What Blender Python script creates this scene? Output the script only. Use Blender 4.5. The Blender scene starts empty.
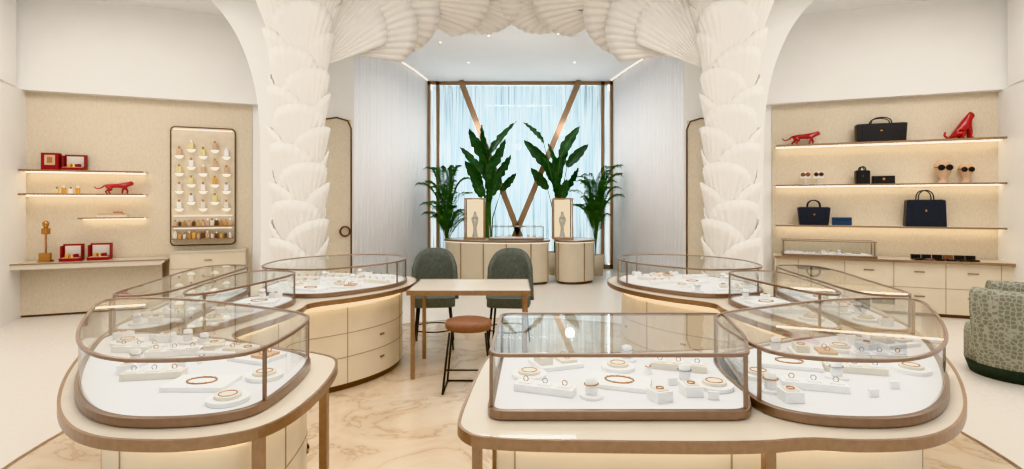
import bpy, bmesh, math, random
from mathutils import Vector, Matrix
R=random.Random(7)
sc=bpy.context.scene
try: sc.view_settings.view_transform='Khronos PBR Neutral'
except Exception: sc.view_settings.view_transform='Standard'
# ------------------------------------------------------------ materials
def lin(c):
    return tuple((x/255/12.92 if x/255<=.04045 else ((x/255+.055)/1.055)**2.4) for x in c)
def newmat(name):
    m=bpy.data.materials.new(name); m.use_nodes=True
    nt=m.node_tree; b=nt.nodes['Principled BSDF']; return m,nt,b
def pmat(name,col,rough=.5,metal=0,noise=.05,scale=12,bump=0,emit=0,ecol=None,coat=0):
    m,nt,b=newmat(name); c=lin(col)
    tc=nt.nodes.new('ShaderNodeTexCoord'); n=nt.nodes.new('ShaderNodeTexNoise')
    n.inputs['Scale'].default_value=scale; n.inputs['Detail'].default_value=3
    nt.links.new(tc.outputs['Object'],n.inputs['Vector'])
    r=nt.nodes.new('ShaderNodeValToRGB')
    r.color_ramp.elements[0].position=.3; r.color_ramp.elements[1].position=.7
    r.color_ramp.elements[0].color=tuple(x*(1-noise) for x in c)+(1,)
    r.color_ramp.elements[1].color=tuple(min(1,x*(1+noise)) for x in c)+(1,)
    nt.links.new(n.outputs['Fac'],r.inputs['Fac']); nt.links.new(r.outputs['Color'],b.inputs['Base Color'])
    b.inputs['Roughness'].default_value=rough; b.inputs['Metallic'].default_value=metal
    if coat: b.inputs['Coat Weight'].default_value=coat
    if bump:
        bp=nt.nodes.new('ShaderNodeBump'); bp.inputs['Strength'].default_value=bump; bp.inputs['Distance'].default_value=.01
        nt.links.new(n.outputs['Fac'],bp.inputs['Height']); nt.links.new(bp.outputs['Normal'],b.inputs['Normal'])
    if emit:
        b.inputs['Emission Color'].default_value=lin(ecol or col)+(1,); b.inputs['Emission Strength'].default_value=emit
    return m
def glassmat(name,tint=(.97,.985,.98),k=.75,base=.04,p=3.5):
    m=bpy.data.materials.new(name); m.use_nodes=True; nt=m.node_tree; nt.nodes.clear()
    o=nt.nodes.new('ShaderNodeOutputMaterial'); mx=nt.nodes.new('ShaderNodeMixShader')
    t=nt.nodes.new('ShaderNodeBsdfTransparent'); t.inputs[0].default_value=tint+(1,)
    g=nt.nodes.new('ShaderNodeBsdfGlossy'); g.inputs['Roughness'].default_value=.02
    lw=nt.nodes.new('ShaderNodeLayerWeight'); lw.inputs[0].default_value=.5
    pw=nt.nodes.new('ShaderNodeMath'); pw.operation='POWER'; pw.inputs[1].default_value=p
    ma=nt.nodes.new('ShaderNodeMath'); ma.operation='MULTIPLY_ADD'; ma.inputs[1].default_value=k; ma.inputs[2].default_value=base
    nt.links.new(lw.outputs['Facing'],pw.inputs[0]); nt.links.new(pw.outputs[0],ma.inputs[0]); nt.links.new(ma.outputs[0],mx.inputs[0])
    nt.links.new(t.outputs[0],mx.inputs[1]); nt.links.new(g.outputs[0],mx.inputs[2]); nt.links.new(mx.outputs[0],o.inputs[0])
    return m
def emat(name,col,s):
    m=bpy.data.materials.new(name); m.use_nodes=True; nt=m.node_tree; nt.nodes.clear()
    o=nt.nodes.new('ShaderNodeOutputMaterial'); e=nt.nodes.new('ShaderNodeEmission')
    e.inputs[0].default_value=lin(col)+(1,); e.inputs[1].default_value=s; nt.links.new(e.outputs[0],o.inputs[0]); return m
WHITE=pmat('white_plaster',(241,238,233),.7,noise=.012,scale=3)
CEIL=pmat('ceiling_plaster',(240,240,240),.8,noise=.008,scale=3)
PETAL=pmat('petal_plaster',(238,233,225),.6,noise=.015,scale=8)
CURT=pmat('white_drapery',(247,247,249),.8,noise=.01,scale=6)
BRONZE=pmat('brushed_bronze',(162,134,108),.32,metal=.8,noise=.08,scale=40)
DBRONZE=pmat('dark_bronze',(104,76,54),.4,metal=.6,noise=.08,scale=40)
FRAMEM=pmat('champagne_frame',(150,126,108),.28,metal=.75,noise=.06,scale=40)
COUNTER=pmat('champagne_lacquer',(210,198,180),.35,noise=.03,scale=6,coat=.3)
CAB=pmat('cream_cabinet',(220,206,182),.45,noise=.03,scale=5)
SEAM=pmat('seam_shadow',(160,140,112),.6)
TRAY=pmat('white_tray',(236,234,233),.6,noise=.01)
DECK=pmat('white_leather_deck',(221,219,220),.6,noise=.01)
CREAM=pmat('cream_pad',(224,216,204),.6,noise=.02)
TAN=pmat('tan_pad',(206,172,142),.6,noise=.03)
GOLD=pmat('gold',(190,140,90),.25,metal=1,noise=.05,scale=60)
SILV=pmat('silver',(170,170,176),.15,metal=1,noise=.05,scale=60)
GLASS=glassmat('case_glass')
BLACK=pmat('black_leather',(26,24,26),.4,noise=.15,scale=60,bump=.2)
NAVY=pmat('navy_leather',(32,38,50),.4,noise=.15,scale=60,bump=.2)
BLUE=pmat('blue_leather',(44,66,96),.4,noise=.12,scale=60,bump=.2)
RED=pmat('red_lacquer',(166,18,24),.3,noise=.08,scale=20,coat=.4)
REDBOX=pmat('red_box',(140,14,24),.5,noise=.08,scale=20)
GREENV=pmat('sage_velvet',(94,99,92),.85,noise=.15,scale=30,bump=.2)
LEATH=pmat('brown_leather',(130,88,64),.5,noise=.12,scale=30,bump=.15)
DARK=pmat('black_metal',(36,32,30),.4,metal=.5)
LEAF=pmat('leaf_green',(36,74,36),.42,noise=.5,scale=6)
LEAF2=pmat('palm_green',(64,106,48),.5,noise=.3,scale=7)
STEM=pmat('stem_green',(70,105,50),.6,noise=.2)
SOIL=pmat('soil',(60,44,32),.9,noise=.3,scale=40,bump=.5)
POT=pmat('planter_stone',(215,200,176),.6,noise=.04)
AMBER=pmat('amber_perfume',(215,160,70),.2,noise=.1,coat=.5)
YEL=pmat('yellow_perfume',(222,210,150),.2,noise=.1,coat=.5)
LED=emat('warm_led',(255,239,212),11); LEDS=emat('soft_led',(255,244,228),1.6)
SPOTM=emat('downlight_glow',(255,248,236),5)
def straw():
    m,nt,b=newmat('straw_panel'); N=nt.nodes.new; L=nt.links.new
    tc=N('ShaderNodeTexCoord'); mp=N('ShaderNodeMapping'); mp.inputs['Scale'].default_value=(30,30,8)
    n=N('ShaderNodeTexNoise'); n.inputs['Scale'].default_value=3; n.inputs['Detail'].default_value=5
    L(tc.outputs['Object'],mp.inputs[0]); L(mp.outputs[0],n.inputs['Vector'])
    r=N('ShaderNodeValToRGB'); r.color_ramp.elements[0].color=lin((210,194,170))+(1,); r.color_ramp.elements[1].color=lin((223,209,187))+(1,)
    r.color_ramp.elements[0].position=.3; r.color_ramp.elements[1].position=.7
    L(n.outputs['Fac'],r.inputs[0]); L(r.outputs[0],b.inputs['Base Color']); b.inputs['Roughness'].default_value=.55
    return m
STRAW=straw()
def marble():
    m,nt,b=newmat('veined_marble'); N=nt.nodes.new; L=nt.links.new
    tc=N('ShaderNodeTexCoord')
    n1=N('ShaderNodeTexNoise'); n1.inputs['Scale'].default_value=1.3; n1.inputs['Detail'].default_value=9; n1.inputs['Roughness'].default_value=.6; n1.inputs['Distortion'].default_value=.8
    L(tc.outputs['Object'],n1.inputs['Vector'])
    a=N('ShaderNodeMath'); a.operation='SUBTRACT'; a.inputs[1].default_value=.5; L(n1.outputs['Fac'],a.inputs[0])
    ab=N('ShaderNodeMath'); ab.operation='ABSOLUTE'; L(a.outputs[0],ab.inputs[0])
    r=N('ShaderNodeValToRGB'); e=r.color_ramp.elements
    e[0].position=0; e[0].color=lin((184,162,136))+(1,); e[1].position=.1; e[1].color=lin((214,200,182))+(1,)
    x=e.new(.012); x.color=lin((203,187,166))+(1,)
    L(ab.outputs[0],r.inputs[0])
    n2=N('ShaderNodeTexNoise'); n2.inputs['Scale'].default_value=.9; n2.inputs['Detail'].default_value=5; L(tc.outputs['Object'],n2.inputs['Vector'])
    r2=N('ShaderNodeValToRGB'); r2.color_ramp.elements[0].position=.35; r2.color_ramp.elements[1].position=.65
    r2.color_ramp.elements[0].color=lin((240,230,218))+(1,); r2.color_ramp.elements[1].color=(1,1,1,1)
    L(n2.outputs['Fac'],r2.inputs[0])
    mx=N('ShaderNodeMixRGB'); mx.blend_type='MULTIPLY'; mx.inputs[0].default_value=1
    L(r.outputs[0],mx.inputs[1]); L(r2.outputs[0],mx.inputs[2]); L(mx.outputs[0],b.inputs['Base Color'])
    b.inputs['Roughness'].default_value=.25; return m
MARBLE=marble()
STONE=pmat('pale_stone',(221,213,203),.4,noise=.06,scale=25)
def patt():
    m,nt,b=newmat('leaf_pattern_fabric'); N=nt.nodes.new; L=nt.links.new
    tc=N('ShaderNodeTexCoord'); v=N('ShaderNodeTexVoronoi'); v.feature='DISTANCE_TO_EDGE'; v.inputs['Scale'].default_value=26; v.inputs['Randomness'].default_value=.6
    L(tc.outputs['Object'],v.inputs['Vector']); r=N('ShaderNodeValToRGB'); e=r.color_ramp.elements
    e[0].position=.05; e[0].color=lin((160,157,140))+(1,); e[1].position=.14; e[1].color=lin((122,122,105))+(1,)
    L(v.outputs[0],r.inputs[0]); L(r.outputs[0],b.inputs['Base Color']); b.inputs['Roughness'].default_value=.85; return m
PATT=patt()
DGREEN=pmat('dark_green_fabric',(42,52,46),.85,noise=.15,scale=30)
def sheer():
    m=bpy.data.materials.new('sheer_voile'); m.use_nodes=True; nt=m.node_tree; nt.nodes.clear(); N=nt.nodes.new; L=nt.links.new
    o=N('ShaderNodeOutputMaterial'); mx=N('ShaderNodeMixShader'); mx.inputs[0].default_value=.6
    d=N('ShaderNodeBsdfDiffuse'); t=N('ShaderNodeBsdfTranslucent')
    tc=N('ShaderNodeTexCoord'); mp=N('ShaderNodeMapping'); mp.inputs['Scale'].default_value=(16,16,.3)
    n=N('ShaderNodeTexNoise'); n.inputs['Scale'].default_value=3; L(tc.outputs['Object'],mp.inputs[0]); L(mp.outputs[0],n.inputs['Vector'])
    r=N('ShaderNodeValToRGB'); r.color_ramp.elements[0].position=.35; r.color_ramp.elements[1].position=.6
    r.color_ramp.elements[0].color=lin((184,200,208))+(1,); r.color_ramp.elements[1].color=lin((250,252,253))+(1,)
    L(n.outputs['Fac'],r.inputs[0]); L(r.outputs[0],d.inputs[0]); L(r.outputs[0],t.inputs[0])
    L(d.outputs[0],mx.inputs[1]); L(t.outputs[0],mx.inputs[2]); L(mx.outputs[0],o.inputs[0]); return m
SHEER=sheer()
# ------------------------------------------------------------ geometry helpers
def area(p): return .5*sum(p[i][0]*p[(i+1)%len(p)][1]-p[(i+1)%len(p)][0]*p[i][1] for i in range(len(p)))
def ccw(p): return list(p) if area(p)>0 else list(p)[::-1]
def offs(p,d,closed=True):
    n=len(p); out=[]
    for i in range(n):
        a=p[i-1] if (closed or i>0) else None; c=p[(i+1)%n] if (closed or i<n-1) else None; b=p[i]
        ns=[]
        for s,e in ((a,b),(b,c)):
            if s is None or e is None: continue
            dx,dy=e[0]-s[0],e[1]-s[1]; l=math.hypot(dx,dy) or 1; ns.append((-dy/l,dx/l))
        nx=sum(q[0] for q in ns)/len(ns); ny=sum(q[1] for q in ns)/len(ns); l2=max(nx*nx+ny*ny,.35)
        out.append((b[0]+nx/l2*d,b[1]+ny/l2*d))
    return out
def chai(p,it=3,closed=True):
    for _ in range(it):
        q=[]; n=len(p)
        for i in range(n if closed else n-1):
            a,b=p[i],p[(i+1)%n]
            q.append(tuple(.75*a[k]+.25*b[k] for k in range(len(a)))); q.append(tuple(.25*a[k]+.75*b[k] for k in range(len(a))))
        if not closed: q=[p[0]]+q+[p[-1]]
        p=q
    return p
def inside(p,x,y):
    c=False; n=len(p)
    for i in range(n):
        x1,y1=p[i];x2,y2=p[i-1]
        if (y1>y)!=(y2>y) and x<(x2-x1)*(y-y1)/(y2-y1)+x1: c=not c
    return c
def rrect(x0,y0,x1,y1,r=.05,seg=5):
    out=[]
    for cx,cy,a in ((x1-r,y0+r,-90),(x1-r,y1-r,0),(x0+r,y1-r,90),(x0+r,y0+r,180)):
        for i in range(seg+1):
            t=math.radians(a+90*i/seg); out.append((cx+r*math.cos(t),cy+r*math.sin(t)))
    return out
class MB:
    def __init__(s): s.v=[];s.f=[];s.m=[];s.s=[];s.mats=[]
    def add(s,vs,fs,mat,smooth=False):
        if mat not in s.mats: s.mats.append(mat)
        o=len(s.v); s.v+= [tuple(v) for v in vs]; k=s.mats.index(mat)
        for f in fs: s.f.append([i+o for i in f]); s.m.append(k); s.s.append(smooth)
    def box(s,c,d,mat,rz=0):
        x,y,z=[q/2 for q in d]; cs,sn=math.cos(rz),math.sin(rz); vs=[]
        for k in (-z,z):
            for i,j in ((-x,-y),(x,-y),(x,y),(-x,y)): vs.append((c[0]+i*cs-j*sn,c[1]+i*sn+j*cs,c[2]+k))
        s.add(vs,[(3,2,1,0),(4,5,6,7),(0,1,5,4),(1,2,6,5),(2,3,7,6),(3,0,4,7)],mat)
    def prism(s,p,z0,z1,mat,smooth=False,taper=0):
        p=ccw(p); n=len(p); q=offs(p,taper) if taper else p
        vs=[(a,b,z0) for a,b in p]+[(a,b,z1) for a,b in q]
        s.add(vs,[list(range(n))[::-1],[n+i for i in range(n)]],mat)
        s.add(vs,[(i,(i+1)%n,n+(i+1)%n,n+i) for i in range(n)],mat,smooth)
    def xz(s,p,y0,y1,mat,fn=None):
        n=len(p); vs=[(a,y0,b) for a,b in p]+[(a,y1,b) for a,b in p]
        s.add(vs,[list(range(n))[::-1],[n+i for i in range(n)]]+[(i,(i+1)%n,n+(i+1)%n,n+i) for i in range(n)],mat)
    def band(s,p,w,z0,z1,mat,closed=True,shift=0):
        a=offs(p,shift-w/2,closed); b=offs(p,shift+w/2,closed); n=len(p)
        vs=[(x,y,z0) for x,y in a]+[(x,y,z0) for x,y in b]+[(x,y,z1) for x,y in b]+[(x,y,z1) for x,y in a]; fs=[]
        for i in range(n if closed else n-1):
            j=(i+1)%n
            for k in range(4): l=(k+1)%4; fs.append((k*n+i,k*n+j,l*n+j,l*n+i))
        if not closed: fs+=[(0,n,2*n,3*n),(n-1,4*n-1,3*n-1,2*n-1)]
        s.add(vs,fs,mat)
    def sheet(s,p,z0,z1,mat,closed=True,top=False,smooth=True):
        n=len(p); vs=[(x,y,z0) for x,y in p]+[(x,y,z1) for x,y in p]
        s.add(vs,[(i,(i+1)%n,n+(i+1)%n,n+i) for i in range(n if closed else n-1)],mat,smooth)
        if top: s.add([(x,y,z1) for x,y in p],[list(range(n))],mat)
    def tube(s,path,r,mat,n=6,closed=False,smooth=True):
        P=[Vector(q) for q in path]; m=len(P); vs=[]; up=Vector((0,0,1)); prev=None
        for i in range(m):
            if closed: t=P[(i+1)%m]-P[i-1]
            else: t=P[min(i+1,m-1)]-P[max(i-1,0)]
            t.normalize()
            if prev is None:
                a=up if abs(t.z)<.9 else Vector((1,0,0)); x=t.cross(a).normalized()
            else:
                x=(prev-t*prev.dot(t)); x=x.normalized() if x.length>1e-5 else prev
            prev=x; y=t.cross(x); rr=r[i] if isinstance(r,(list,tuple)) else r
            for k in range(n):
                a=2*math.pi*k/n; vs.append(P[i]+x*math.cos(a)*rr+y*math.sin(a)*rr)
        fs=[]
        for i in range(m if closed else m-1):
            j=(i+1)%m
            for k in range(n): l=(k+1)%n; fs.append((i*n+k,i*n+l,j*n+l,j*n+k))
        if not closed: fs+=[list(range(n))[::-1],[(m-1)*n+k for k in range(n)]]
        s.add(vs,fs,mat,smooth)
    def ring(s,c,r,t,mat,nrm='z',sx=1,sy=1,n=20,m=6,rz=0):
        pts=[]
        for i in range(n):
            a=2*math.pi*i/n; x,y=r*sx*math.cos(a),r*sy*math.sin(a)
            if nrm=='z': pts.append((c[0]+x*math.cos(rz)-y*math.sin(rz),c[1]+x*math.sin(rz)+y*math.cos(rz),c[2]))
            else: pts.append((c[0]+x*math.cos(rz),c[1]+x*math.sin(rz),c[2]+y))
        s.tube(pts,t,mat,n=m,closed=True)
    def lathe(s,prof,c,mat,n=24,a0=0,a1=360,smooth=True,sx=1,sy=1):
        full=(a1-a0)>=360; m=n if full else n+1; vs=[]
        for r,z in prof:
            for k in range(m):
                a=math.radians(a0+(a1-a0)*k/n); vs.append((c[0]+r*sx*math.cos(a),c[1]+r*sy*math.sin(a),c[2]+z))
        fs=[]
        for i in range(len(prof)-1):
            for k in range(n):
                l=(k+1)%m; fs.append((i*m+k,i*m+l,(i+1)*m+l,(i+1)*m+k))
        s.add(vs,fs,mat,smooth)
    def cyl(s,c,r,h,mat,n=20,r2=None):
        r2=r if r2 is None else r2
        s.lathe([(0.0001,0),(r,0),(r,.0005)],c,mat,n,smooth=False); s.lathe([(r,0),(r2,h)],c,mat,n); s.lathe([(r2,h-.0005),(r2,h),(0.0001,h)],c,mat,n,smooth=False)
    def ball(s,c,r,mat,n=14,sx=1,sy=1,sz=1):
        s.lathe([(max(1e-4,r*math.sin(math.pi*i/8)),-r*sz*math.cos(math.pi*i/8)) for i in range(9)],c,mat,n,sx=sx,sy=sy)
    def build(s,name,parent=None,loc=(0,0,0),rz=0,bevel=0,solid=0,scale=1):
        me=bpy.data.meshes.new(name); me.from_pydata(s.v,[],s.f)
        for m in s.mats: me.materials.append(m)
        me.polygons.foreach_set('material_index',s.m); me.polygons.foreach_set('use_smooth',s.s)
        bm=bmesh.new(); bm.from_mesh(me); bmesh.ops.recalc_face_normals(bm,faces=bm.faces); bm.to_mesh(me); bm.free()
        o=bpy.data.objects.new(name,me); sc.collection.objects.link(o); o.location=loc; o.rotation_euler=(0,0,rz); o.scale=(scale,)*3
        if bevel:
            b=o.modifiers.new('bevel','BEVEL'); b.width=bevel; b.segments=2; b.limit_method='ANGLE'
        if solid:
            b=o.modifiers.new('solid','SOLIDIFY'); b.thickness=solid
        if parent: o.parent=parent
        return o
def empty(name,loc=(0,0,0),rz=0):
    e=bpy.data.objects.new(name,None); sc.collection.objects.link(e); e.location=loc; e.rotation_euler=(0,0,rz); e.empty_display_size=.1; return e
def wall(name,p0,p1,z0,z1,mat,th=.1,back=True):
    dx,dy=p1[0]-p0[0],p1[1]-p0[1]; l=math.hypot(dx,dy); nx,ny=-dy/l,dx/l
    if (nx*(0-p0[0])+ny*(4-p0[1]))>0: nx,ny=-nx,-ny
    m=MB(); m.prism([p0,p1,(p1[0]+nx*th,p1[1]+ny*th),(p0[0]+nx*th,p0[1]+ny*th)],z0,z1,mat); return m.build(name)
# ------------------------------------------------------------ shell
CH=4.5
m=MB(); m.box((0,6.5,-.05),(20,15,.1),STONE); m.build('floor')
ell=[(3.1*math.cos(a)+.0,4.0+3.4*math.sin(a)) for a in [2*math.pi*i/96 for i in range(96)]]
m=MB(); m.prism(ell,0,.004,MARBLE); m.build('floor_marble_inlay')
m=MB(); m.band(ell,.03,0,.006,BRONZE); m.build('trim_1')
m=MB(); m.box((0,6.5,CH+.05),(20,15,.1),CEIL); m.build('ceiling')
A=(-6.85,7.6); D=(.9241,.3822); Nn=(.3822,-.9241)
def W(side,t,off,z=None):
    x=A[0]+D[0]*t+Nn[0]*off; y=A[1]+D[1]*t+Nn[1]*off
    p=(x*side*-1 if side>0 else x,y)
    return p if z is None else (p[0],p[1],z)
ANG={-1:math.atan2(D[1],D[0]),1:-math.atan2(D[1],D[0])}
for side,nm in ((-1,'left'),(1,'right')):
    wall('wall_%s_niche'%nm,W(side,0,0),W(side,2.88,0),0,3.15,STRAW)
    wall('wall_%s_bulkhead'%nm,W(side,-.35,.16),W(side,3.0,.16),3.15,CH,WHITE,.26)
    q=lambda x,y:(x*(-side),y)
    wall('wall_%s_side'%nm,q(-6.85,7.62),q(-6.0,5.7),0,3.15,WHITE,.1)
    wall('wall_%s_side_bulkhead'%nm,q(-6.7,7.3),q(-5.9,5.6),3.15,CH,WHITE,.3)
    wall('wall_%s_return'%nm,q(-4.19,8.72),q(-3.25,8.95),0,CH,WHITE,.1)
    m=MB(); outer=[(-3.42,0),(-3.42,2.4),(-3.46,3.0),(-3.58,3.5),(-3.78,3.95),(-4.05,4.3),(-4.3,4.5)]
    inner=[(-2.3,4.5),(-2.5,4.2),(-2.68,3.7),(-2.82,3.1),(-2.88,2.4),(-2.88,0)]
    outer=chai(outer,2,False); inner=chai(inner,2,False)
    m.xz([(a*(-side),b) for a,b in outer+inner],7.35,7.6,WHITE); m.build('wall_%s_pier'%nm)
def doorwall(nm,p0,p1,k):
    wall('wall_%s_door'%nm,p0,p1,0,CH,WHITE,.1)
    dx,dy=p1[0]-p0[0],p1[1]-p0[1]; l=math.hypot(dx,dy); ang=math.atan2(dy,dx); cx,cy=(p0[0]+p1[0])/2,(p0[1]+p1[1])/2
    nx,ny=dy/l,-dx/l
    if nx*(0-cx)+ny*(4-cy)<0: nx,ny=-nx,-ny
    e=empty('door_%d'%k,(cx+nx*.03,cy+ny*.03,0),ang)
    m=MB(); w=l*.4; m.box((0,0,1.5),(2*w,.05,3.0),STRAW); m.build('leaf',e)
    m=MB(); arch=[(-w,0),(-w,2.85),(-w+.06,2.98),(0,3.02),(w-.06,2.98),(w,2.85),(w,0)]
    m.tube([(a,-.03,b) for a,b in arch],.014,DBRONZE,n=6); m.build('frame',e)
    m=MB(); m.ring((w*.55,-.06,1.1),.08,.016,DBRONZE,nrm='y'); m.build('handle',e)
doorwall('left',(-3.25,9.0),(-2.72,9.3),1)
doorwall('right',(3.0,9.4),(3.5,9.05),2)
def drape(name,path,z0,z1,mat,amp=.03,wl=.13):
    p=chai(path,2,False); L=[0]
    for i in range(1,len(p)): L.append(L[-1]+math.dist(p[i],p[i-1]))
    n=int(L[-1]/wl*8); pts=[]
    for i in range(n+1):
        s=L[-1]*i/n; k=max(j for j in range(len(L)) if L[j]<=s+1e-9); k=min(k,len(p)-2)
        t=(s-L[k])/(L[k+1]-L[k]); dx,dy=p[k+1][0]-p[k][0],p[k+1][1]-p[k][1]; l=math.hypot(dx,dy)
        a=amp*math.sin(2*math.pi*s/wl)+amp*.3*math.sin(2*math.pi*s/wl*.37)
        pts.append((p[k][0]+dx*t-dy/l*a,p[k][1]+dy*t+dx/l*a))
    m=MB(); m.sheet(pts,z0,z1,mat,closed=False); return m.build(name,solid=.004)
drape('white_curtain',[(-2.74,9.35),(-2.5,10.4),(-2.2,11.8),(-2.05,12.9)],.02,CH-.01,CURT,.02)
drape('white_curtain',[(3.02,9.45),(2.8,10.4),(2.55,11.8),(2.42,12.9)],.02,CH-.01,CURT,.02)
m=MB(); m.band([(-2.62,9.4),(-2.43,10.4),(-2.14,11.8),(-2.0,12.8)],.02,4.48,4.495,LEDS,False); m.build('cove_light')
m=MB(); m.band([(2.92,9.4),(2.73,10.4),(2.49,11.8),(2.35,12.8)],.02,4.48,4.495,LEDS,False); m.build('cove_light')
wx0,wx1=-2.02,2.42
wall('wall_back_left',(-4.2,13.05),(wx0,13.05),0,CH,WHITE); wall('wall_back_right',(wx1,13.05),(4.6,13.05),0,CH,WHITE)
e=empty('window_1',(0,13,0))
m=MB()
for x,w in ((wx0+.03,.06),(wx0+.24,.08),(wx1-.24,.08),(wx1-.03,.06)): m.box((x,0,CH/2),(w,.1,CH),BRONZE)
m.box(((wx0+wx1)/2,0,.05),(wx1-wx0,.1,.1),BRONZE); m.box(((wx0+wx1)/2,0,CH-.04),(wx1-wx0,.1,.08),BRONZE)
m.build('frame',e)
m=MB(); m.box(((wx0+wx1)/2,.04,CH/2),(wx1-wx0,.01,CH-.1),glassmat('window_glass',base=.02,k=.3)); m.build('pane',e)
m=MB()
def beam(p,q,w):
    (x0,z0),(x1,z1)=p,q; dx,dz=x1-x0,z1-z0; l=math.hypot(dx,dz); nx,nz=-dz/l*w/2,dx/l*w/2
    m.xz([(x0+nx,z0+nz),(x0-nx,z0-nz),(x1-nx,z1-nz),(x1+nx,z1+nz)],12.8,12.92,BRONZE)
beam((-1.22,4.49),(.48,.02),.14); beam((1.6,4.49),(-.26,.02),.14); m.build('diagonal_brace')
drape('sheer_curtain',[(wx0+.05,13.35),(0,13.4),(wx1-.05,13.35)],0.02,CH-.02,SHEER,.035,.16)
def arealight(name,loc,rot,sx,sy,power,col=(1,.975,.94)):
    l=bpy.data.lights.new(name,'AREA'); l.shape='RECTANGLE'; l.size=sx; l.size_y=sy; l.energy=power; l.color=col
    o=bpy.data.objects.new(name,l); sc.collection.objects.link(o); o.location=loc; o.rotation_euler=rot; return o
arealight('daylight_lamp',(.2,14.6,2.4),(math.radians(-90),0,0),5,4.6,430,(.88,.96,1))
# ------------------------------------------------------------ petals
def petal(m,base,d,nrm,L,spread,curl,ribs=15,mat=PETAL,nu=60,nv=8,droop=0):
    d=Vector(d).normalized(); nrm=Vector(nrm); nrm=(nrm-d*nrm.dot(d)).normalized(); sd=d.cross(nrm); b=Vector(base); vs=[]
    for j in range(nv+1):
        v=.06+.94*j/nv
        for i in range(nu+1):
            u=-1+2*i/nu; a=u*spread; r=L*v*(1-.16*abs(u)**2.5)
            rid=.009*L*math.cos(u*ribs*math.pi)*min(1,v*1.6)
            p=b+d*(r*math.cos(a))+sd*(r*math.sin(a))+nrm*(rid-.12*L*u*u*v+curl*v*v)
            p.z-=droop*v*v
            p.z=min(p.z,CH-.02)
            vs.append(p)
    w=nu+1; m.add(vs,[(j*w+i,j*w+i+1,(j+1)*w+i+1,(j+1)*w+i) for j in range(nv) for i in range(nu)],mat,True)
def wpetal(m,cx,cy,z0,th,L,spread,R0,lean,ribs=13,nu=60,nv=8):
    vs=[]
    for j in range(nv+1):
        v=.05+.95*j/nv
        for i in range(nu+1):
            u=-1+2*i/nu; a=u*spread; r=L*v*(1-.18*abs(u)**2.5); h=r*math.cos(a); wd=r*math.sin(a)
            lp=lean*(h/L)**1.2
            rad=R0+.015+lp*(1-.25*u*u)+.006*math.cos(u*ribs*math.pi)*min(1,v*1.6)
            t=th+wd/(R0+.6*lp+.03)
            vs.append((cx+rad*math.cos(t),cy+rad*math.sin(t),min(CH-.02,z0+h-.25*max(0,lean-.2)*v*v)))
    w=nu+1; m.add(vs,[(j*w+i,j*w+i+1,(j+1)*w+i+1,(j+1)*w+i) for j in range(nv) for i in range(nu)],PETAL,True)
for side in (-1,1):
    cx,cy=(-2.50,6.35) if side<0 else (2.57,6.35)
    m=MB(); m.cyl((cx,cy,0),.18,CH,WHITE,n=28)
    k=0; z=-.6; th=.6
    while z<3.75:
        R0=.165+.010*z
        lean=.15 if z<2.4 else .15+.42*((z-2.4)/1.3)**1.3
        L=.92 if z<2.4 else .92+.16*(z-2.4)
        for j in (0,1):
            tt=th+math.pi*j
            wpetal(m,cx,cy,max(z,.01),tt*side,L if z>=0 else L+z,math.radians(31),R0,lean)
        th+=math.radians(68.75); z+=.215; k+=1
    m.build('petal_column',solid=.014)
    m=MB()
    sx=-side
    spec=[((-2.3,6.5,3.2),(.5,.15,.85),1.1,34,(.2,-1,-.3)),((-2.25,6.55,3.45),(.85,.25,.55),1.25,36,(.1,-.9,-.6)),((-2.15,6.6,3.85),(.95,.25,.25),1.35,38,(0,-.8,-.8)),
          ((-2.0,6.9,3.85),(.6,.7,.2),1.1,42,(0,-.5,-1)),
          ((-1.5,6.7,4.12),(.95,.2,.08),1.3,42,(0,-.5,-1)),((-.9,6.8,4.2),(.9,.4,0),1.15,44,(0,-.4,-1)),
          ((-2.4,6.1,3.8),(.5,-.6,.6),.9,38,(0,-.7,-1))]
    for b,d,L,s,nn in spec:
        b=(b[0]*sx+(.06 if side>0 else -.08),b[1],b[2]); d=(d[0]*sx,d[1],d[2]); petal(m,b,d,(nn[0]*sx,nn[1],nn[2]),L,math.radians(s),.1)
    m.build('ceiling_petal_canopy',solid=.014)
m=MB()
for x,y,z,a,L,nz in ((.9,6.9,4.05,95,1.2,.45),(1.55,6.9,3.92,72,1.05,.55),(1.95,6.9,3.7,70,.9,.7),(.25,6.8,4.15,105,1.15,.4),(2.0,6.7,3.95,155,1.35,.6),(1.35,6.6,4.12,165,1.2,.5)):
    t=math.radians(a); petal(m,(x,y,z),(math.cos(t),math.sin(t),.2),(0,-nz,-1),L,math.radians(44),-.02)
m.build('ceiling_petal_canopy',solid=.014)
m=MB()
for x,y in ((-1.7,8.9),(-1.3,9.8),(1.9,8.9),(1.6,9.9),(-.9,11.2),(1.3,11.2),(-.4,9.4),(.8,9.3)):
    m.ring((x,y,4.495),.032,.005,WHITE); m.cyl((x,y,4.49),.015,.008,SPOTM,n=14)
m.build('recessed_downlights')
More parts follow.
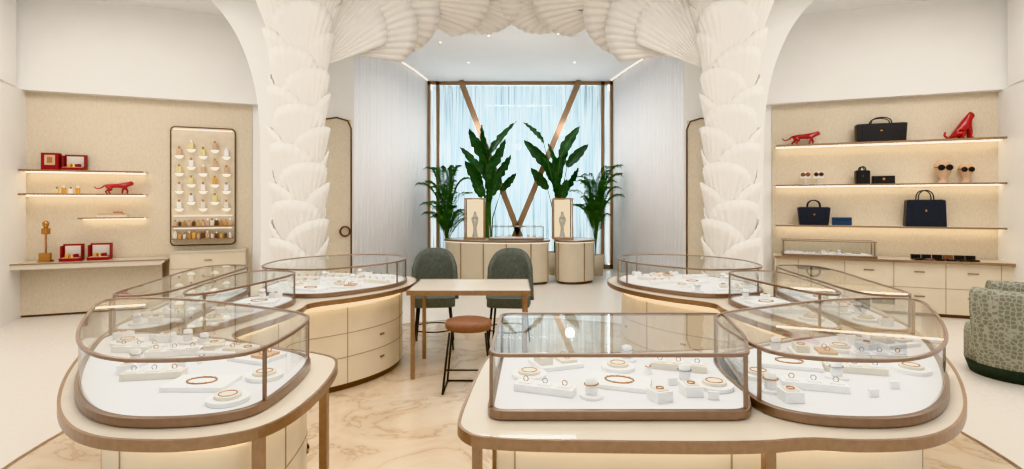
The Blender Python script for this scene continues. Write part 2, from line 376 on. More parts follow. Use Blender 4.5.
# ------------------------------------------------------------ ring counters
Lc=[(-.84,2.62),(-.80,2.2),(-.84,1.9),(-.98,1.80),(-1.15,1.77),(-1.42,1.80),(-1.68,2.0),(-1.96,2.36),(-2.2,2.75),(-2.42,3.2),(-2.64,3.8),(-2.8,4.5),(-2.72,4.95),(-2.3,5.4),(-1.85,5.85),(-1.2,5.9),(-.96,5.55),(-.96,4.98),(-1.25,4.48),(-1.6,4.2),(-1.55,4.0),(-1.6,3.6),(-1.72,3.2),(-1.4,2.95),(-.95,2.78)]
Rc=[(-x,y) for x,y in Lc[3:-2]]+[(1.5,3.05),(1.1,2.86),(.5,2.8),(-.08,2.78),(-.13,2.72),(-.19,1.95),(-.17,1.86),(-.1,1.79),(.3,1.77),(.8,1.76)]
def counter(pts,name,legs,mirror=1):
    pts=ccw(pts); o=chai(pts,3); e=empty(name)
    m=MB(); m.prism(o,.768,.80,COUNTER); m.build('counter_top',e)
    m=MB(); m.band(o,.012,.764,.803,BRONZE,shift=-.006); m.build('edge_trim',e)
    cabo=chai(offs(pts,.13),3)
    m=MB(); m.prism(cabo,.06,.70,CAB)
    m.prism(offs(cabo,.03),.70,.768,CREAM); m.prism(offs(cabo,.03),.004,.06,DBRONZE)
    for z in (.28,.48): m.band(cabo,.004,z,z+.005,SEAM,shift=-.001)
    n=len(cabo); acc=0
    for i in range(n):
        acc+=math.dist(cabo[i],cabo[i-1])
        if acc>.75:
            acc=0; x,y=cabo[i]; x2,y2=cabo[(i+1)%n]
            m.box((x,y,.38),(.006,.006,.64),SEAM,math.atan2(y2-y,x2-x))
        elif .33<acc<.39:
            x,y=cabo[i]; x2,y2=cabo[i-1]; a=math.atan2(y-y2,x-x2)
            for z in (.40,.20): m.box((x+math.sin(a)*.004,y-math.cos(a)*.004,z),(.05,.012,.014),BRONZE,a)
    m.build('cabinet',e)
    m=MB(); m.band(chai(offs(pts,.10),3),.015,.757,.766,LED); m.build('under_counter_led',e)
    m=MB()
    for x,y in legs: m.box((x,y,.384),(.035,.035,.764),BRONZE)
    m.build('legs',e)
counter(Lc,'jewelry_counter',[(-.9,1.92),(-.87,2.5)])
counter(Rc,'jewelry_counter',[(-.12,1.87),(-.08,2.7),(.86,1.81)])
# ------------------------------------------------------------ showcases + jewellery
def jewels(name,poly,parent,seed,zb,count,explicit=None):
    rr=random.Random(seed); m=MB(); inner=offs(ccw(poly),.05)
    xs=[p[0] for p in inner]; ys=[p[1] for p in inner]; placed=[]
    tries=0; kinds=['pad','slab','pad2','slabw','disc','brace','slab','pad2','block','tag','brace','disc','slabw','tag','ring','block']
    while len(placed)<count and tries<6000:
        tries+=1; x=rr.uniform(min(xs),max(xs)); y=rr.uniform(min(ys),max(ys)); k=kinds[len(placed)%len(kinds)]
        rad={'pad':.15,'pad2':.13,'slab':.12,'slabw':.12,'disc':.08,'ring':.035,'brace':.05,'tag':.03,'block':.05}[k]
        if tries%250==249 and rad>.1: placed.append((-99,0,0)); continue
        if not all(inside(inner,x+rad*.85*math.cos(a),y+rad*.85*math.sin(a)) for a in (0,.78,1.57,2.35,3.14,3.9,4.7,5.5)): continue
        if any(math.hypot(x-a,y-b)<(rad+c)*.92 for a,b,c in placed): continue
        placed.append((x,y,rad)); jewel(m,k,x,y,zb,rr)
    m.build(name,parent)
def jewel(m,k,x,y,z,rr,rz=None):
    a=rr.uniform(-.45,.45) if rz is None else rz; ca,sa=math.cos(a),math.sin(a)
    P=lambda u,v:(x+u*ca-v*sa,y+u*sa+v*ca)
    if k in('pad','pad2'):
        m.box((x,y,z+.009),(.25 if k=='pad' else .21,.16,.018),TRAY,a)
        if k=='pad':
            m.ring((x,y,z+.021),.05,.003,GOLD,sx=1.15,sy=.85,n=30,rz=a)
            for i in range(14):
                t=6.28*i/14; px,py=P(.058*math.cos(t),.043*math.sin(t)); m.ball((px,py,z+.022),.004,[GOLD,SILV][i%2],n=6)
        else:
            px,py=P(-.06,0); m.box((px,py,z+.034),(.06,.09,.034),CREAM,a); m.ring((px,py,z+.053),.018,.002,GOLD,n=16)
            px,py=P(.05,0); m.box((px,py,z+.024),(.08,.1,.014),TAN if rr.random()<.4 else CREAM,a)
            for v in (-.025,.025): q=P(.05,v); m.ring((q[0],q[1],z+.041),.011,.002,GOLD,nrm='y',n=12,rz=a)
    elif k in('slab','slabw'):
        m.box((x,y,z+.014),(.24,.07,.028),TRAY if k=='slab' else CREAM,a)
        for i in range(3):
            px,py=P(-.08+.08*i,0)
            m.box((px,py,z+.031),(.05,.045,.006),TRAY,a); m.ring((px,py,z+.043),.01,.002,rr.choice([GOLD,SILV]),nrm='y',n=12,m=5,rz=a)
    elif k=='disc':
        m.cyl((x,y,z),.075,.016,TRAY,n=28); m.cyl((x,y,z+.016),.048,.012,CREAM,n=24); m.ring((x,y,z+.029),.032,.002,GOLD,n=26)
    elif k=='ring':
        m.cyl((x,y,z),.02,.035,TRAY,n=14,r2=.009); m.ring((x,y,z+.033),.011,.002,GOLD,n=14,rz=a); m.ball((x+.01,y,z+.037),.005,SILV,n=6)
    elif k=='brace':
        m.cyl((x,y,z),.045,.01,TRAY,n=24); m.lathe([(.02,0),(.026,.01),(.022,.06),(.001,.065)],(x,y,z+.01),TRAY,n=16,sy=.6)
        m.ring((x,y,z+.05),.028,.003,rr.choice([GOLD,SILV]),sy=.75,n=22,rz=a)
    elif k=='tag': m.box((x,y,z+.015),(.04,.012,.03),TRAY,a)
    elif k=='block':
        m.box((x,y,z+.02),(.07,.07,.04),TRAY,a); m.box((x,y,z+.042),(.05,.05,.004),CREAM,a); m.ring((x,y,z+.047),.014,.002,GOLD,n=14)
def showcase(pts,posts,seed,count,z0=.803,z1=1.04,it=3,name='jewelry_showcase',sharp=False):
    pts=ccw(pts); o=pts if sharp else chai(pts,it); e=empty(name)
    m=MB(); m.prism(offs(o,.012),z0,z0+.03,DECK); m.build('deck',e)
    m=MB(); m.band(o,.024,z0,z0+.034,FRAMEM); m.band(o,.014,z1-.014,z1,FRAMEM)
    for px,py in posts:
        q=min(o,key=lambda c:math.hypot(c[0]-px,c[1]-py)); m.box((q[0],q[1],(z0+z1)/2),(.014,.014,z1-z0),FRAMEM)
    m.build('frame',e,bevel=.003)
    m=MB(); m.sheet(offs(o,.001),z0+.034,z1-.004,GLASS,top=True); m.build('glass',e)
    jewels('jewelry',o,e,seed,z0+.0305,count)
L1=[(-1.0,2.66),(-.93,2.45),(-.92,2.05),(-.98,1.93),(-1.15,1.87),(-1.42,1.88),(-1.68,2.08),(-1.96,2.45),(-2.22,2.88),(-2.3,3.06),(-2.15,3.12),(-1.75,3.04),(-1.3,2.82)]
L2=[(-2.4,3.18),(-2.48,3.7),(-2.62,4.3),(-2.64,4.65),(-2.5,4.76),(-2.28,4.72),(-2.22,4.4),(-2.16,3.8),(-2.1,3.3),(-2.2,3.17)]
L3=[(-2.0,3.22),(-1.84,3.22),(-1.74,3.6),(-1.68,3.95),(-1.68,4.22),(-1.8,4.34),(-2.05,4.36),(-2.13,4.2),(-2.08,3.7)]
L4=[(-2.22,4.82),(-2.1,4.52),(-1.8,4.42),(-1.55,4.42),(-1.3,4.66),(-1.05,5.0),(-1.03,5.4),(-1.25,5.72),(-1.8,5.72),(-2.2,5.3)]
mir=lambda P:[(-x,y) for x,y in P]
for f,sd in ((lambda P:P,0),(mir,50)):
    showcase(f(L1),f([(-.93,2.05),(-.97,2.6),(-2.28,3.05)]),1+sd,26)
    showcase(f(L2),f([(-2.4,3.2),(-2.6,4.7),(-2.28,4.7)]),2+sd,12)
    showcase(f(L3),f([(-1.84,3.24),(-1.7,4.25),(-2.1,4.3)]),3+sd,9)
    showcase(f(L4),f([(-1.05,5.0),(-1.03,5.4),(-2.1,4.5),(-1.3,5.7)]),4+sd,22)
def rpoly(P,r=.05,seg=5):
    out=[];n=len(P)
    for i in range(n):
        a,b,c=Vector(P[i-1]),Vector(P[i]),Vector(P[(i+1)%n]); p=b+(a-b).normalized()*r; q=b+(c-b).normalized()*r
        for k in range(seg+1):
            t=k/seg; v=p*(1-t)**2+b*2*t*(1-t)+q*t*t; out.append((v.x,v.y))
    return out
C=rpoly([(-.08,1.94),(.85,1.94),(.95,2.2),(1.04,2.66),(-.05,2.66)],.06)
showcase(C,[(-.08,1.97),(.84,1.96),(-.05,2.62),(1.01,2.66)],9,22,sharp=True)
# ------------------------------------------------------------ table, chairs, stool
e=empty('consultation_table',(0,0,0))
m=MB(); m.box((-.385,5.16,.782),(1.09,.74,.036),COUNTER); m.build('top',e,bevel=.006)
m=MB(); m.band([(-.93,4.79),(.16,4.79),(.16,5.53),(-.93,5.53)],.012,.76,.803,BRONZE); m.build('edge_trim',e)
m=MB()
for x in (-.89,.12):
    for y in (4.84,5.48): m.box((x,y,.384),(.035,.035,.762),BRONZE)
m.build('legs',e,bevel=.004)
def chair(x,y,rz=0):
    e=empty('upholstered_dining_chair',(x,y,.004),rz)
    m=MB(); m.prism(rrect(-.23,-.24,.23,.2,.1),.46,.56,GREENV,True); m.build('seat',e,bevel=.02)
    m=MB(); nu,nv=24,8; vs=[]
    for s in (0,1):
        for j in range(nv+1):
            v=j/nv
            for i in range(nu+1):
                u=-1+2*i/nu; a=u*1.25; r=.27-.05*s
                top=.56+.50*(1-.42*abs(u)**2.6); z=.50+(top-.50)*v
                vs.append((r*1.05*math.sin(a)*(1-.06*v),r*math.cos(a)*1.0+.03*v-.02,z))
    w=nu+1; K=w*(nv+1); fs=[]
    for j in range(nv):
        for i in range(nu):
            fs.append((j*w+i,j*w+i+1,(j+1)*w+i+1,(j+1)*w+i)); fs.append((K+j*w+i+1,K+j*w+i,K+(j+1)*w+i,K+(j+1)*w+i+1))
    for i in range(nu): fs.append((nv*w+i,nv*w+i+1,K+nv*w+i+1,K+nv*w+i)); fs.append((i,i+1,K+i+1,K+i))
    for j in range(nv): fs.append((j*w,(j+1)*w,K+(j+1)*w,K+j*w)); fs.append((j*w+nu,(j+1)*w+nu,K+(j+1)*w+nu,K+j*w+nu))
    m.add(vs,fs,GREENV,True); m.build('backrest',e)
    m=MB()
    for a,b in ((-1,-1),(1,-1),(-1,1),(1,1)): m.tube([(a*.17,b*.16,.47),(a*.21,b*.21,0)],[.014,.009],DARK,n=8)
    m.ring((0,0,.2),.235,.007,DARK,n=28); m.build('legs',e)
chair(-.86,5.98,.1); chair(-.03,5.95,-.1)
e=empty('leather_stool',(-.37,4.6,.004))
m=MB(); m.lathe([(.001,.50),(.17,.50),(.195,.515),(.2,.55),(.19,.58),(.15,.592),(.001,.596)],(0,0,0),LEATH,n=36,sx=1,sy=.85); m.build('seat',e)
m=MB()
for a in (-1,1):
    for b in (-1,1): m.tube([(a*.15,b*.12,.5),(a*.2,b*.17,.008)],.009,DARK,n=8)
m.tube([(-.2,-.17,.008),(-.2,.17,.008)],.008,DARK); m.tube([(.2,-.17,.008),(.2,.17,.008)],.008,DARK)
m.tube([(-.2,.17,.008),(.2,.17,.008)],.008,DARK); m.tube([(-.185,-.155,.2),(.185,-.155,.2)],.007,DARK); m.build('legs',e)
e=empty('patterned_tub_armchair',(4.66,4.95,0),math.radians(-140))
m=MB(); prof=[(.40,.12),(.44,.3),(.47,.6),(.47,.76),(.44,.81),(.39,.81),(.36,.76),(.35,.45),(.35,.3)]
m.lathe(prof,(0,0,0),PATT,n=36,a0=-40,a1=220); 
for a in (-40,220):
    t=math.radians(a); m.add([(r*math.cos(t),r*math.sin(t),z) for r,z in prof],[list(range(len(prof)))],PATT)
m.build('shell',e)
m=MB(); m.lathe([(.001,.12),(.37,.12),(.37,.36),(.36,.42),(.3,.45),(.001,.46)],(0,-.03,0),PATT,n=32); m.build('cushion',e)
m=MB(); m.lathe([(.001,0),(.36,0),(.40,.12),(.001,.12)],(0,0,0),DGREEN,n=32); m.build('base',e)
# ------------------------------------------------------------ back counter
def fluted(name,P,ztop=.85):
    e=empty(name); o=chai(ccw(P),3)
    m=MB(); m.prism(offs(o,.03),.05,ztop-.03,CAB); m.prism(offs(o,.07),0,.05,DBRONZE); n=len(o); q=offs(o,.03); acc=0
    for i in range(n):
        acc+=math.dist(q[i],q[i-1])
        if acc>.42: acc=0; m.box((q[i][0],q[i][1],.43),(.02,.02,.74),BRONZE,0)
    m.build('cabinet',e)
    m=MB(); m.prism(o,ztop-.03,ztop,COUNTER); m.band(o,.015,ztop-.035,ztop+.004,BRONZE); m.build('top',e)
    m=MB(); m.band(offs(o,.02),.01,ztop-.045,ztop-.036,LEDS); m.build('led',e)
fluted('curved_cash_counter',[(-1.4,11.0),(-1.3,10.75),(-.9,10.5),(-.3,10.3),(.3,10.3),(.72,10.45),(.78,10.9),(.6,11.3),(-.2,11.35),(-1.2,11.4)])
fluted('curved_cash_counter',[(.86,10.5),(1.2,10.35),(1.6,10.6),(1.72,11.0),(1.5,11.4),(.95,11.4),(.84,11.0)])
showcase(rrect(-.45,10.55,.62,11.05,.05),[(-.45,10.6),(.62,10.6)],31,8,z0=.856,z1=1.12,sharp=True)
for x,y in ((-.75,10.95),(1.02,10.95)):
    e=empty('jewelry_vitrine_lantern',(x,y,.856))
    m=MB(); w=.19
    for a in (-1,1):
        for b in (-1,1): m.box((a*w,b*w,.41),(.025,.025,.82),BRONZE)
    m.box((0,0,.012),(.42,.42,.024),BRONZE); m.box((0,0,.81),(.42,.42,.03),BRONZE); m.build('frame',e)
    m=MB(); m.box((0,.15,.41),(.34,.03,.76),emat('vitrine_glow',(255,232,196),.95)); m.build('back_panel',e)
    m=MB(); m.sheet([(-w,-w),(w,-w),(w,w),(-w,w)],.02,.8,GLASS,smooth=False); m.build('glass',e)
    m=MB(); m.lathe([(.07,0),(.05,.06),(.03,.2),(.06,.3),(.075,.38),(.03,.46),(.025,.52),(.001,.53)],(0,0,.024),CREAM,n=20); m.ring((0,-.02,.42),.05,.006,GOLD,n=20); m.build('bust',e)
# ------------------------------------------------------------ plants
def pot(m,x,y,r=.24,h=.5):
    m.lathe([(.001,0),(r*.75,0),(r,h),(r*.92,h),(r*.9,h-.05)],(x,y,0),POT,n=28); m.lathe([(r*.9,h-.05),(.001,h-.04)],(x,y,0),SOIL,n=28)
def blade(m,p0,d,L,Wd,nrm,droop,mat=LEAF):
    d=Vector(d).normalized(); nrm=Vector(nrm); sd=d.cross(nrm).normalized(); up=sd.cross(d); n=16; vs=[]
    for j in range(n+1):
        v=j/n; c=Vector(p0)+d*L*v-Vector((0,0,droop*v*v)); w=Wd*(math.sin(math.pi*min(1,v*.97+.03)**.75))**.75*(1-.18*(j%4==3)) if v<1 else 0.002
        for k,u in enumerate((-1,-.5,0,.5,1)): vs.append(c+sd*w*u+up*abs(u)*w*.45+up*.02*math.sin(j*2.1+u*3))
    m.add(vs,[(j*5+i,j*5+i+1,j*5+i+6,j*5+i+5) for j in range(n) for i in range(4)],mat,True)
def strel(x,y,tips,seed):
    r2=random.Random(seed); m=MB(); pot(m,x,y)
    for dx,z,L,wd in tips:
        dy=r2.uniform(-.3,.15); tip=Vector((x+dx,y+dy,z)); b=Vector((x+r2.uniform(-.06,.06),y+r2.uniform(-.06,.06),.46))
        curve=Vector((dx*1.0,dy*.8,.9)).normalized()
        bp=tip-curve*L; mid=(b+bp)/2+Vector((-dx*.12,0,.1))
        path=[b,b*.5+mid*.5,mid,mid*.5+bp*.5,bp,bp+curve*L*.5,tip]; m.tube([tuple(p) for p in path],[.02,.018,.016,.014,.012,.007,.003],STEM,n=6)
        blade(m,bp,curve,L,wd,(r2.uniform(-1.3,1.3),-1,r2.uniform(0,.4)),.1)
    m.build('potted_bird_of_paradise_plant')
strel(-.52,11.95,[(-.42,3.3,.9,.14),(-.15,3.4,1.0,.12),(.62,3.5,1.15,.14),(.5,2.75,.8,.13),(-.5,2.6,.75,.13),(.12,2.75,.9,.12),(.3,2.4,.7,.12),(-.36,2.25,.6,.12),(-.18,2.85,.8,.12),(.62,2.35,.6,.1),(0,2.2,.6,.12),(.38,3.1,.9,.12),(-.62,2.9,.8,.1)],1)
strel(1.0,11.95,[(-.75,3.1,1.0,.14),(-.38,2.8,.95,.14),(.5,3.38,.9,.13),(.72,3.0,.8,.12),(-.6,2.45,.7,.12),(.12,2.75,.8,.13),(.45,2.45,.7,.12),(-.1,2.4,.7,.13),(-.2,3.0,.9,.12),(.2,2.2,.6,.12),(-.75,3.45,.7,.08),(.25,3.1,.9,.11)],2)
def palm(x,y,seed,H=2.3,sp=.6):
    r2=random.Random(seed); m=MB(); pot(m,x,y,.2,.45)
    for k in range(30):
        a=k*2.4; rr=r2.uniform(.25,1)*sp; h=r2.uniform(1.2,H); b=Vector((x,y,.42)); P=[]
        for j in range(13):
            t=j/12; z=.42+(h-.42)*(1.45*t-.5*t**3)/.95; P.append(Vector((x+rr*t*t*math.cos(a),y+rr*t*t*math.sin(a)*.7,z)))
        m.tube([tuple(p) for p in P],[.01-.0006*j for j in range(13)],STEM,n=5)
        for j in range(5,13):
          for f in (0,.33,.66):
            if j+f>12: continue
            p=P[j]*(1-f)+P[min(12,j+1)]*f; t=(P[min(12,j+1)]-P[j-1]).normalized(); sd2=Vector((-math.sin(a),math.cos(a),0))
            for sgn in (-1,1):
                l=.30*(1-.06*abs(j-8)); d=(sd2*sgn*.85+t*.65+Vector((0,0,.15))).normalized(); q=p+d*l-Vector((0,0,.10)); w=Vector((math.cos(a)*.4,.6,.9)).cross(d).normalized()*.013
                mid=p+d*l*.5+Vector((0,0,.01)); m.add([p,mid+w,q,mid-w],[(0,1,2,3)],LEAF2)
    m.build('potted_areca_palm')
palm(-1.42,11.75,5,2.4); palm(1.83,11.8,6,2.4)
# ------------------------------------------------------------ niches: shelves
def shelf(side,t0,t1,z,dep=.28,name='wall_shelf',led=True):
    c=W(side,(t0+t1)/2,dep/2+.001,z); e=empty(name,c,ANG[side]); w=t1-t0
    m=MB(); m.box((0,0,0),(w,dep,.022),CREAM); m.box((0,-dep/2,0),(w,.006,.026),BRONZE); m.build('board',e)
    if led: m=MB(); m.box((0,.06,-.016),(w-.04,.02,.008),LED); m.build('led_strip',e)
shelf(-1,0.02,1.46,2.03); shelf(-1,.02,1.46,1.70); shelf(-1,.66,1.46,1.36,.22)
for z in (2.47,1.85,1.23): shelf(1,0.0,2.84,z,.3)
def place(m,name,side,t,off,z,bevel=0,rz=0,scale=1):
    p=W(side,t,off,z); return m.build(name,None,p,ANG[side]+rz,bevel=bevel,scale=scale)
m=MB(); m.xz([(-.98,.03),(.98,.03),(.9,-.05),(-.9,-.05)],-.25,.25,COUNTER); m.box((0,-.25,.022),(1.97,.012,.016),BRONZE)
m.box((0,.16,-.38),(1.72,.16,.66),STRAW); m.box((0,.16,-.725),(1.66,.12,.02),DBRONZE)
place(m,'console_desk',-1,.82,.27,.74)
m=MB(); w=.44; fr=rrect(-w,.93,w,2.75,.06)
m.tube([(a,0,b) for a,b in fr],.009,DBRONZE,n=6,closed=True)
m.xz(rrect(-w+.01,.94,w-.01,2.74,.06),.002,.02,pmat('niche_lining',(216,201,178),.6))
m.box((0,-.01,2.71),(.8,.03,.01),LEDS)
for z in (1.22,1.03): m.box((0,-.06,z),(.84,.14,.014),BRONZE); m.box((0,-.01,z+.16),(.8,.02,.006),LEDS)
def bottle(m,x,y,z,h,mat,rr):
    w=h*.42; m.box((x,y,z+h*.35),(w,w*.6,h*.7),mat); m.box((x,y,z+h*.83),(w*.45,w*.45,h*.26),rr.choice([GOLD,TRAY,GOLD]))
GLOW=emat('shelf_glow',(255,244,222),1.3)
for i,x in enumerate((-.32,-.16,0,.16,.32)):
    for k in range(4):
        z=1.5+k*.27+(.1 if i%2 else 0)
        m.lathe([(.001,-.05),(.03,-.045),(.06,-.01),(.062,0),(.001,0)],(x,-.045,z),GLOW,n=18); m.ring((x,-.045,z),.062,.004,BRONZE,n=18); bottle(m,x,-.055,z+.001,.14,R.choice([YEL,TRAY,TRAY,CREAM,TAN,AMBER]),R)
for z in (1.228,1.038):
    for i in range(13): bottle(m,-.37+i*.062,-.07,z,R.choice([.1,.12,.09]),R.choice([AMBER,GOLD,DBRONZE,CREAM,TAN]),R)
place(m,'perfume_display_wall',-1,2.2,.03,0)
m=MB(); m.box((0,0,.42),(1.0,.34,.84),CAB); m.box((0,-.005,.85),(1.02,.36,.02),COUNTER)
for z in (.6,.35): m.box((0,-.172,z),(.98,.004,.006),SEAM)
for z in (.72,.47,.2): m.box((0,-.178,z),(.1,.012,.014),BRONZE)
place(m,'drawer_cabinet',-1,2.3,.18,0)
m=MB(); m.box((0,0,.4),(3.0,.42,.7),CAB); m.box((0,-.02,.765),(3.04,.5,.03),COUNTER); m.box((0,-.27,.765),(3.04,.008,.036),BRONZE); m.box((0,.02,.025),(2.9,.36,.05),DBRONZE)
m.box((0,-.212,.4),(3.0,.004,.006),SEAM)
for i in range(5): m.box((-1.5+.6*i+.3,-.213,.4),(.006,.004,.7),SEAM)
for i in range(1,5):
    for z in (.62,.28): m.box((-1.5+.6*i,-.218,z),(.12,.014,.016),BRONZE)
place(m,'drawer_cabinet',1,1.35,.29,0)
p=W(1,2.15,.31); a=ANG[1]
rc=[(p[0]+x*math.cos(a)-y*math.sin(a),p[1]+x*math.sin(a)+y*math.cos(a)) for x,y in rrect(-.6,-.19,.6,.19,.03)]
showcase(rc,[rc[0],rc[6],rc[12],rc[18]],61,7,z0=.782,z1=1.02,sharp=True)
m=MB()
for i in range(6): m.xz([(-.36+i*.125,0),(-.25+i*.125,0),(-.25+i*.125,.07),(-.36+i*.125,.07)],-.02+.01*(i%2),.02,[BLACK,NAVY,BLACK,LEATH,BLACK,BLACK][i]); m.box((-.3+i*.125,-.11,.012),(.1,.09,.02),[BLACK,LEATH,BLACK,NAVY,BLACK,BLACK][i],.1)
place(m,'wallets',1,.75,.34,.782)
def bag(name,side,t,z,w,h,mat,flare=.06,hh=.12,dep=.14,handles=2,rz=0):
    m=MB(); b=w/2; m2=[(-b*(1-flare),0),(b*(1-flare),0),(b,h*.95),(b*.97,h),(-b*.97,h),(-b,h*.95)]
    m.xz(m2,-dep/2,dep/2,mat)
    m.box((0,0,h),(w*.9,dep*.6,.012),mat)
    m.box((0,-dep/2-.003,h*.6),(w*.05,.006,h*.07),GOLD)
    for s in (-1,1):
        y=s*dep*.4; r=w*.2
        pts=[(-r,y-.004*s,h*.72)]+[(-r*math.cos(q),y,h+hh*math.sin(q)**.7) for q in [math.pi*i/12 for i in range(13)]]+[(r,y,h*.72)]
        m.tube(pts,.009,mat,n=7)
    for s in (-1,1): m.box((s*b*.72,-dep/2-.002,h*.5),(.008,.004,h*.98),mat)
    place(m,name,side,t,.16,z,bevel=.008,rz=rz)
bag('black_leather_tote_bag',1,1.44,2.482,.64,.27,BLACK,.05,.09)
bag('blue_leather_handbag',1,2.31,1.242,.44,.27,NAVY,.12,.11)
bag('navy_leather_tote_bag',1,.9,1.242,.46,.38,NAVY,-.06,.14)
bag('small_black_handbag',1,1.67,1.862,.18,.2,BLACK,.02,.06)
m=MB(); m.box((0,0,.06),(.28,.08,.12),BLACK); m.box((0,-.042,.07),(.03,.006,.03),GOLD); place(m,'black_clutch',1,1.4,.14,1.862,bevel=.01)
m=MB(); m.box((0,0,.06),(.26,.03,.12),BLUE); m.box((0,-.017,.08),(.2,.006,.01),NAVY); place(m,'blue_wallet',1,1.93,.14,1.242,bevel=.008)
def headform(t,s=1,mat=TAN):
    m=MB(); m.lathe([(.001,0),(.06,0),(.055,.02),(.035,.05),(.05,.09),(.085,.15),(.1,.2),(.095,.26),(.06,.31),(.001,.325)],(0,0,0),mat,n=24,sy=.9)
    for sx in (-1,1): m.ring((sx*.045,-.095,.21),.034,.007,DARK,nrm='y',n=18); m.ball((sx*.045,-.09,.21),.033,BLACK,n=12,sy=.2); m.tube([(sx*.08,-.09,.215),(sx*.1,0,.22)],.005,DARK)
    m.tube([(-.015,-.1,.215),(.015,-.1,.215)],.005,DARK); place(m,'sunglasses_on_head_form',1,t,.15,1.862,scale=s)
headform(.68,1.05,TAN); headform(.42,.9,TAN)
for t,c in ((2.42,LEATH),(2.24,NAVY)):
    m=MB(); m.cyl((0,0,0),.05,.012,TRAY); m.tube([(0,0,.01),(0,0,.1)],.01,CREAM)
    m.box((0,-.01,.15),(.13,.03,.1),TRAY)
    for sx in (-1,1): m.ball((sx*.034,-.03,.16),.03,c,n=12,sy=.25); m.ring((sx*.034,-.032,.16),.03,.005,GOLD,nrm='y',n=16)
    place(m,'eyeglasses_stand',1,t,.14,1.862)
def skin(name,J,E,loc,rz,scale,mat=RED):
    me=bpy.data.meshes.new(name); me.from_pydata([j[:3] for j in J],E,[]); me.materials.append(mat)
    o=bpy.data.objects.new(name,me); sc.collection.objects.link(o); o.location=loc; o.rotation_euler=(0,0,rz); o.scale=(scale,)*3
    sk=o.modifiers.new('skin','SKIN'); sk.use_smooth_shade=True
    for i,j in enumerate(J):
        d=me.skin_vertices[0].data[i]; d.radius=(j[3],j[3]); d.use_root=(i==0)
    s=o.modifiers.new('sub','SUBSURF'); s.levels=2; s.render_levels=2
    return o
def cat(name,side,t,off,z,scale,flip,pose='walk'):
    if pose=='walk':
        J=[(-.12,0,.15,.048),(0,0,.145,.042),(.12,0,.155,.052),(.18,0,.18,.036),(.225,0,.19,.036),(.262,0,.178,.02),
           (-.17,0,.15,.016),(-.23,0,.1,.013),(-.29,0,.09,.011),(-.33,0,.13,.011)]
        E=[(0,1),(1,2),(2,3),(3,4),(4,5),(0,6),(6,7),(7,8),(8,9)]
        for s in (-1,1):
            k=len(J); fx=.03*s
            J+=[(.12,.03*s,.11,.026),(.13+fx,.035*s,.06,.017),(.12+fx,.035*s,.014,.014),(.145+fx,.035*s,.012,.013)]; E+=[(2,k),(k,k+1),(k+1,k+2),(k+2,k+3)]
            k=len(J); J+=[(-.12,.03*s,.11,.032),(-.085-fx,.035*s,.08,.022),(-.14-fx,.035*s,.045,.014),(-.125-fx,.035*s,.014,.014),(-.1-fx,.035*s,.012,.013)]; E+=[(0,k),(k,k+1),(k+1,k+2),(k+2,k+3),(k+3,k+4)]
            k=len(J); J+=[(.218,.018*s,.226,.008)]; E+=[(4,k)]
    else:
        J=[(-.06,0,.065,.06),(-.01,0,.13,.056),(.04,0,.2,.054),(.06,0,.255,.04),(.085,0,.285,.04),(.125,0,.275,.022),
           (-.11,0,.03,.02),(-.15,0,.02,.015),(-.18,0,.05,.013),(-.17,0,.1,.013)]
        E=[(0,1),(1,2),(2,3),(3,4),(4,5),(0,6),(6,7),(7,8),(8,9)]
        for s in (-1,1):
            k=len(J); J+=[(.06,.035*s,.15,.028),(.075,.04*s,.08,.018),(.07,.04*s,.016,.015),(.1,.04*s,.014,.014)]; E+=[(2,k),(k,k+1),(k+1,k+2),(k+2,k+3)]
            k=len(J); J+=[(-.05,.045*s,.07,.036),(.02,.055*s,.07,.024),(-.03,.055*s,.018,.016),(.01,.055*s,.015,.015)]; E+=[(0,k),(k,k+1),(k+1,k+2),(k+2,k+3)]
            k=len(J); J+=[(.075,.02*s,.328,.009)]; E+=[(4,k)]
    skin(name,J,E,W(side,t,off,z),ANG[side]+(math.pi if flip else 0),scale)
cat('red_panther_figurine',-1,1.1,.14,1.712,.82,False)
cat('red_panther_figurine',1,2.45,.14,2.482,.9,False)
cat('red_panther_figurine',1,.46,.15,2.482,1.15,False,'sit')
def openbox(t,z,off=.14,w=.26):
    m=MB(); m.box((0,0,.02),(w,.18,.04),REDBOX); m.box((0,.085,.13),(w,.02,.2),REDBOX); m.box((0,.07,.13),(w*.8,.012,.15),CREAM)
    m.box((0,0,.044),(w*.85,.15,.008),TAN); m.cyl((0,-.01,.048),.04,.04,GOLD,n=16,r2=.03); m.box((-w*.22,0,.07),(.04,.04,.05),AMBER); m.box((w*.22,0,.07),(.04,.04,.05),REDBOX)
    for s in (-1,1): m.box((s*w*.49,.02,.12),(.008,.12,.18),REDBOX)
    place(m,'open_red_gift_box',-1,t,off,z,bevel=.003)
def rbox(t,z,off=.14):
    m=MB(); m.box((0,0,.12),(.2,.12,.24),REDBOX); m.box((0,-.062,.14),(.12,.004,.14),TAN); m.box((0,-.065,.14),(.06,.004,.08),GOLD); place(m,'red_gift_box',-1,t,off,z,bevel=.004)
rbox(.34,2.042); openbox(.6,2.042); openbox(.93,.772,.25,.26); openbox(.62,.772,.3,.24)
m=MB()
for i in range(4): bottle(m,-.12+i*.08,0,0,.1+.02*(i%2),[YEL,AMBER,TRAY,AMBER][i],R)
place(m,'perfume_bottles',-1,.52,.14,1.712)
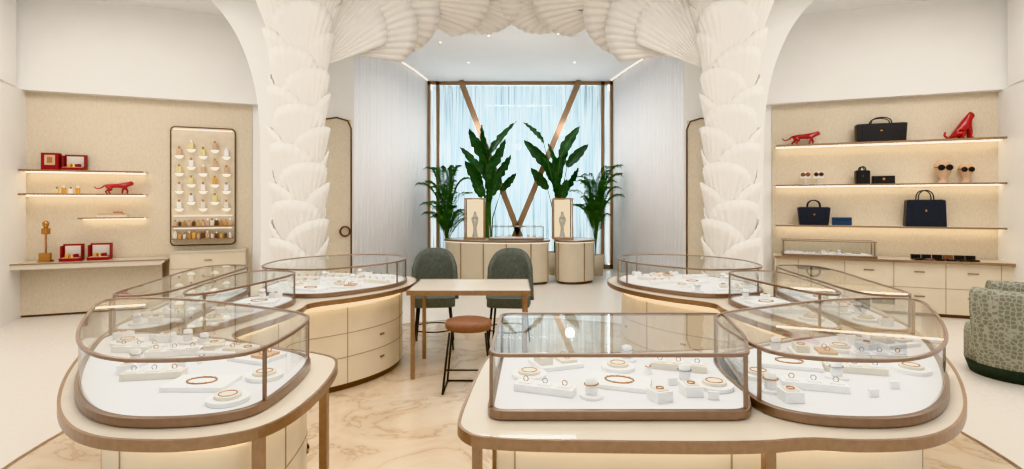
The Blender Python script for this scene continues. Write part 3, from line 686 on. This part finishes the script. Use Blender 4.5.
m=MB(); m.box((0,0,.015),(.34,.16,.03),CREAM); m.box((-.02,0,.045),(.3,.14,.03),TAN); m.box((.06,0,.07),(.1,.08,.02),GOLD); place(m,'stacked_books',-1,1.05,.11,1.372)
m=MB(); m.cyl((0,0,0),.09,.02,GOLD); m.lathe([(.02,.02),(.012,.1),(.012,.36),(.02,.38)],(0,0,0),GOLD,n=14)
m.cyl((0,0,.38),.05,.08,GOLD,n=20); m.lathe([(.02,.46),(.035,.5),(.04,.53),(.02,.56),(.001,.57)],(0,0,0),GOLD,n=18); m.box((.0,-.02,.07),(.12,.08,.1),GOLD)
place(m,'gold_jewelry_stand',-1,.33,.3,.772)
# ------------------------------------------------------------ lights
def dn(x,y,z,sx,sy,p,col=(1,.975,.935)): return arealight('ceiling_fill_light',(x,y,z),(0,0,0),sx,sy,p,col)  # area fill added under the ceiling to brighten the room, not real fixtures
dn(0,3.6,4.4,3.5,3.0,125); dn(-4.8,5.0,4.4,1.6,3,98); dn(4.8,5.0,4.4,1.6,3,98); dn(0,0,4.4,5,1.5,50)
dn(.2,10.2,4.44,2.0,.15,45)  # added fill for the back area
for x,y,z,en in ((-1.3,8.3,3.3,10),(1.6,8.3,3.3,10),(-.9,12.1,3.4,9),(1.3,12.1,3.4,9),(.2,9.6,3.3,10)):
    l=bpy.data.lights.new('ceiling_fill_point','POINT'); l.energy=en; l.shadow_soft_size=.1; l.color=(1,.98,.96)  # point fills added in mid-air to lift ceiling, petals and curtains
    o=bpy.data.objects.new('ceiling_fill_point',l); sc.collection.objects.link(o); o.location=(x,y,z)
w=bpy.data.worlds.new('World'); sc.world=w; w.use_nodes=True; bg=w.node_tree.nodes['Background']; bg.inputs[0].default_value=(1,.98,.955,1); bg.inputs[1].default_value=.9
# ------------------------------------------------------------ camera
cam=bpy.data.cameras.new('Camera'); co=bpy.data.objects.new('Camera',cam); sc.collection.objects.link(co)
co.location=(0,0,1.58); co.rotation_euler=(math.radians(90),0,0); cam.sensor_width=36; cam.lens=540/1024*36; cam.shift_y=-31.5/1024; cam.clip_start=.05
sc.camera=co
